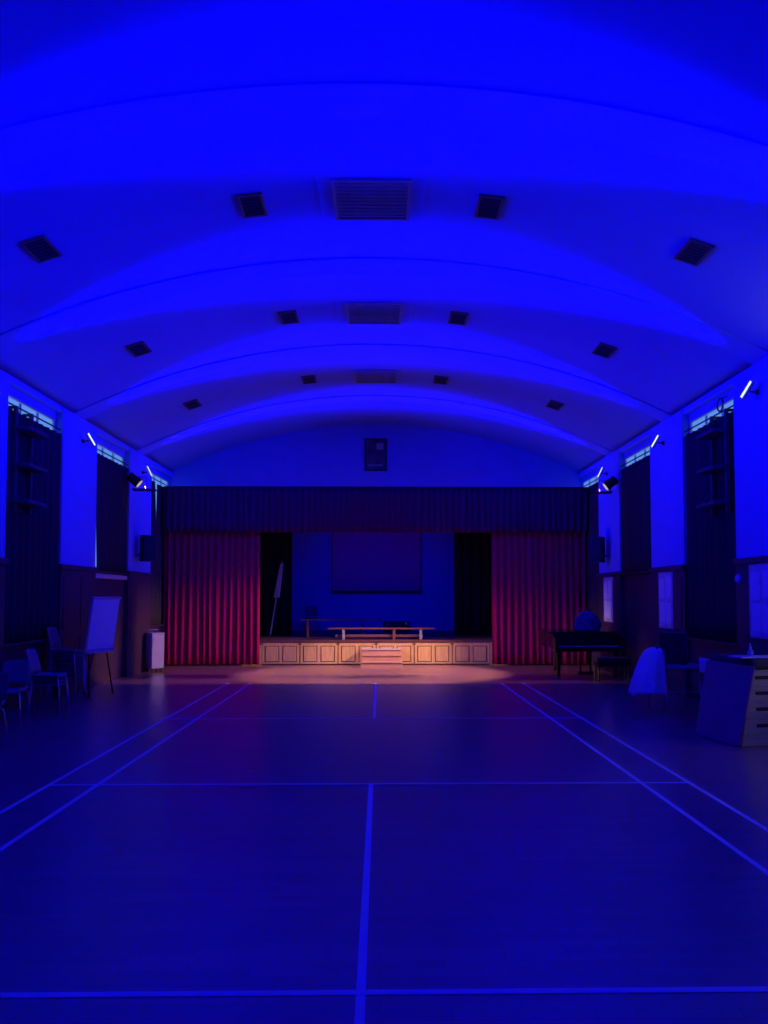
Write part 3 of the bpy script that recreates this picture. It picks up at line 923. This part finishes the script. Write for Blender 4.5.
# ------------------------------------------------------------------ table with white cloth, case and chair on the right
TX0, TX1, TY0, TY1, TZ = 4.24, 5.08, 11.75, 12.45, 0.72
t = thing('folding_table', 'small pale topped table with thin splayed legs on the right', 'table', ((TX0 + TX1) / 2, (TY0 + TY1) / 2, 0))
hx, hy = (TX1 - TX0) / 2, (TY1 - TY0) / 2
MB().span((-hx, -hy, TZ - 0.045), (hx, hy, TZ), 0.008).build('table_top', M['tablewood'], t)
for sx in (-1, 1):
    for sy in (-1, 1):
        MB().cyl((sx * (hx - 0.16), sy * (hy - 0.1), TZ - 0.045), (sx * (hx - 0.11), sy * (hy - 0.02), 0), 0.016, seg=10).build('leg', M['tablewood'], t, smooth=True)
MB().cyl((-hx + 0.14, -hy + 0.06, 0.32), (hx - 0.14, -hy + 0.06, 0.32), 0.01, seg=8).build('stretcher', M['tablewood'], t)

def cl(u, v):
    # a heap on the table end (v = 0) falling over the left side and round the front corner to the hem (v = 1)
    if u < 0.5:
        k = u / 0.5
        ex, ey, dx, dy = TX0 + 0.02, 12.20 - 0.36 * k, -1.0, 0.0
    elif u < 0.7:
        a = (u - 0.5) / 0.2 * math.pi / 2
        ex, ey, dx, dy = TX0 + 0.02 + 0.06 * (1 - math.cos(a)), 11.84 - 0.06 * math.sin(a), -math.cos(a), -math.sin(a)
    else:
        k = (u - 0.7) / 0.3
        ex, ey, dx, dy = TX0 + 0.08 + 0.03 * k, 11.78, 0.0, -1.0
    tx, ty = TX0 + 0.12 + 0.0 * u, 12.22 - 0.34 * u
    if v < 0.2:
        k = v / 0.2
        return (tx + (ex - tx) * k, ty + (ey - ty) * k, 0.975 - 0.02 * k * k + 0.012 * math.sin(u * 9))
    k = (v - 0.2) / 0.8
    out = (0.29 if dx < -0.5 else 0.16 + 0.13 * abs(dx)) * k ** 0.75 + 0.028 * math.sin(u * 26 + 1) * k + 0.05 * (k < 0.05) * 0
    return (ex + dx * out, ey + dy * out, 0.955 - (0.68 + 0.04 * math.sin(u * 7)) * k ** 1.2)
o = MB().sheet(cl, 60, 24).build('draped_cloth', M['cloth'], None, smooth=True, thick=0.006)
tag(o, 'white cloth draped over the left end of the small table', 'cloth')
t = thing('carton', 'low carton under the white cloth on the small table', 'box', (TX0 + 0.09, 12.02, TZ))
MB().span((-0.08, -0.22, 0), (0.08, 0.22, 0.21), 0.004).build('body', M['tablewood'], t)
MB().span((-0.08, -0.22, 0.21), (-0.001, 0.22, 0.215)).span((0.001, -0.22, 0.21), (0.08, 0.22, 0.215)).build('flap', M['tablewood'], t)

t = thing('equipment_case', 'dark upright case standing on the small table', 'case', (4.66, 12.12, TZ), R(-28))
MB().span((-0.20, -0.12, 0.01), (0.20, 0.12, 0.50), 0.015).build('body', M['blackplastic'], t)
MB().span((0.2, -0.10, 0.10), (0.206, 0.10, 0.47)).build('side_panel', M['bluecloth'], t)
MB().tube([(-0.08, 0, 0.5), (-0.08, 0, 0.54), (0.08, 0, 0.54), (0.08, 0, 0.5)], 0.01).build('handle', M['blackplastic'], t)
for x in (-0.15, 0.15):
    MB().span((x - 0.03, -0.09, 0), (x + 0.03, 0.09, 0.012)).build('foot', M['blackplastic'], t)

chair((5.13, 11.45, 0), R(-90), 'dark chair beyond the vaulting box with a pale cloth on it', None, M['chair'])
def tw(u, v):
    # hangs over the chair back: v 0..0.5 front fall, 0.5..1 rear fall
    y = 11.28 + 0.34 * u
    k = abs(v - 0.5) * 2
    sgn = -1 if v < 0.5 else 1
    return (4.862 + sgn * (0.018 if k > 0.08 else 0.018 * k / 0.08) + (0.04 * k if v > 0.5 else 0.015 * k) * 1.0 + 0.006 * math.sin(u * 16) * k, y, 0.862 - (0.22 if v < 0.5 else 0.16) * k)
o = MB().sheet(tw, 16, 24).build('towel', M['cloth'], None, smooth=True, thick=0.005)
tag(o, 'pale towel hung over the chair back beside the small table', 'towel')

# ------------------------------------------------------------------ vaulting box, leaning mat, board and bottle
VA = R(11)
t = thing('vaulting_box', 'wooden vaulting box with stacked layers and hand holes at right edge', 'vaulting box', (4.585, 9.63, 0), VA)
def half(z):           # half width / half length with height
    return 0.38 - 0.21 * z, 0.45 - 0.03 * z
zs = [0.0, 0.14, 0.34, 0.53, 0.72, 0.90]
for i in range(5):
    z0, z1 = zs[i] + 0.003, zs[i + 1] - 0.003
    (a0, b0_), (a1, b1_) = half(z0), half(z1)
    ly = MB().hexa([(-a0, -b0_, z0), (a0, -b0_, z0), (a0, b0_, z0), (-a0, b0_, z0)], [(-a1, -b1_, z1), (a1, -b1_, z1), (a1, b1_, z1), (-a1, b1_, z1)]).build('layer', M['vaultwood'], t)
    (a2, b2_) = half((z0 + z1) / 2)
    zm = (z0 + z1) / 2
    if i:
        MB().span((-0.17, -b2_ - 0.004, zm - 0.022), (0.17, -b2_ + 0.03, zm + 0.022), 0.006).build('hand_hole', M['ventdark'], ly)
        (a3, b3_) = half(z1)
        MB().span((-a3, -b3_ - 0.012, z1 - 0.022), (a3, -b3_ + 0.01, z1 - 0.002), 0.003).build('edge_batten', M['tablewood'], ly)
(a0, b0_) = half(0.90)
MB().span((-a0 - 0.01, -b0_ - 0.01, 0.90), (a0 + 0.01, b0_ + 0.01, 1.04), 0.05).build('padded_top', M['vaultpad'], t)

# the mat: foot on the floor, top resting against the box
p0, p1 = Vector((4.24, 9.08, 0.0)), Vector((4.07, 9.94, 0.0))
q0, q1 = Vector((4.45, 9.10, 0.945)), Vector((4.25, 9.96, 0.955))
nn = (p1 - p0).cross(q0 - p0).normalized()
if nn.x > 0:
    nn = -nn
th = nn * 0.03
o = MB().hexa([p0 - th, p0, p1, p1 - th], [q0 - th, q0, q1, q1 - th]).build('gym_mat', M['matvinyl'])
zmin = min(v.co.z for v in o.data.vertices)
for v in o.data.vertices:
    v.co.z -= zmin
bm = bmesh.new()
bm.from_mesh(o.data)
bmesh.ops.bevel(bm, geom=bm.edges[:], offset=0.012, segments=3, affect='EDGES', profile=0.5)
bm.to_mesh(o.data)
bm.free()
tag(o, 'plain dark gym mat leaning against the vaulting box', 'mat')

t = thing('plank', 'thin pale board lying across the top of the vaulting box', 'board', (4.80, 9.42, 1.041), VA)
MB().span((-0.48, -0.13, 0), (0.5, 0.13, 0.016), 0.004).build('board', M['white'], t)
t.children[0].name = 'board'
t = thing('spray_bottle', 'small blue bottle standing on the board over the vaulting box', 'bottle', (4.57, 9.42, 1.058))
MB().lathe([(0.034, 0), (0.037, 0.01), (0.037, 0.05), (0.02, 0.075), (0.014, 0.085)], 16).build('body', M['bluebottle'], t, smooth=True)
MB().lathe([(0.016, 0.085), (0.016, 0.11), (0.008, 0.115), (0.008, 0.15)], 12).build('cap', M['white'], t, smooth=True)
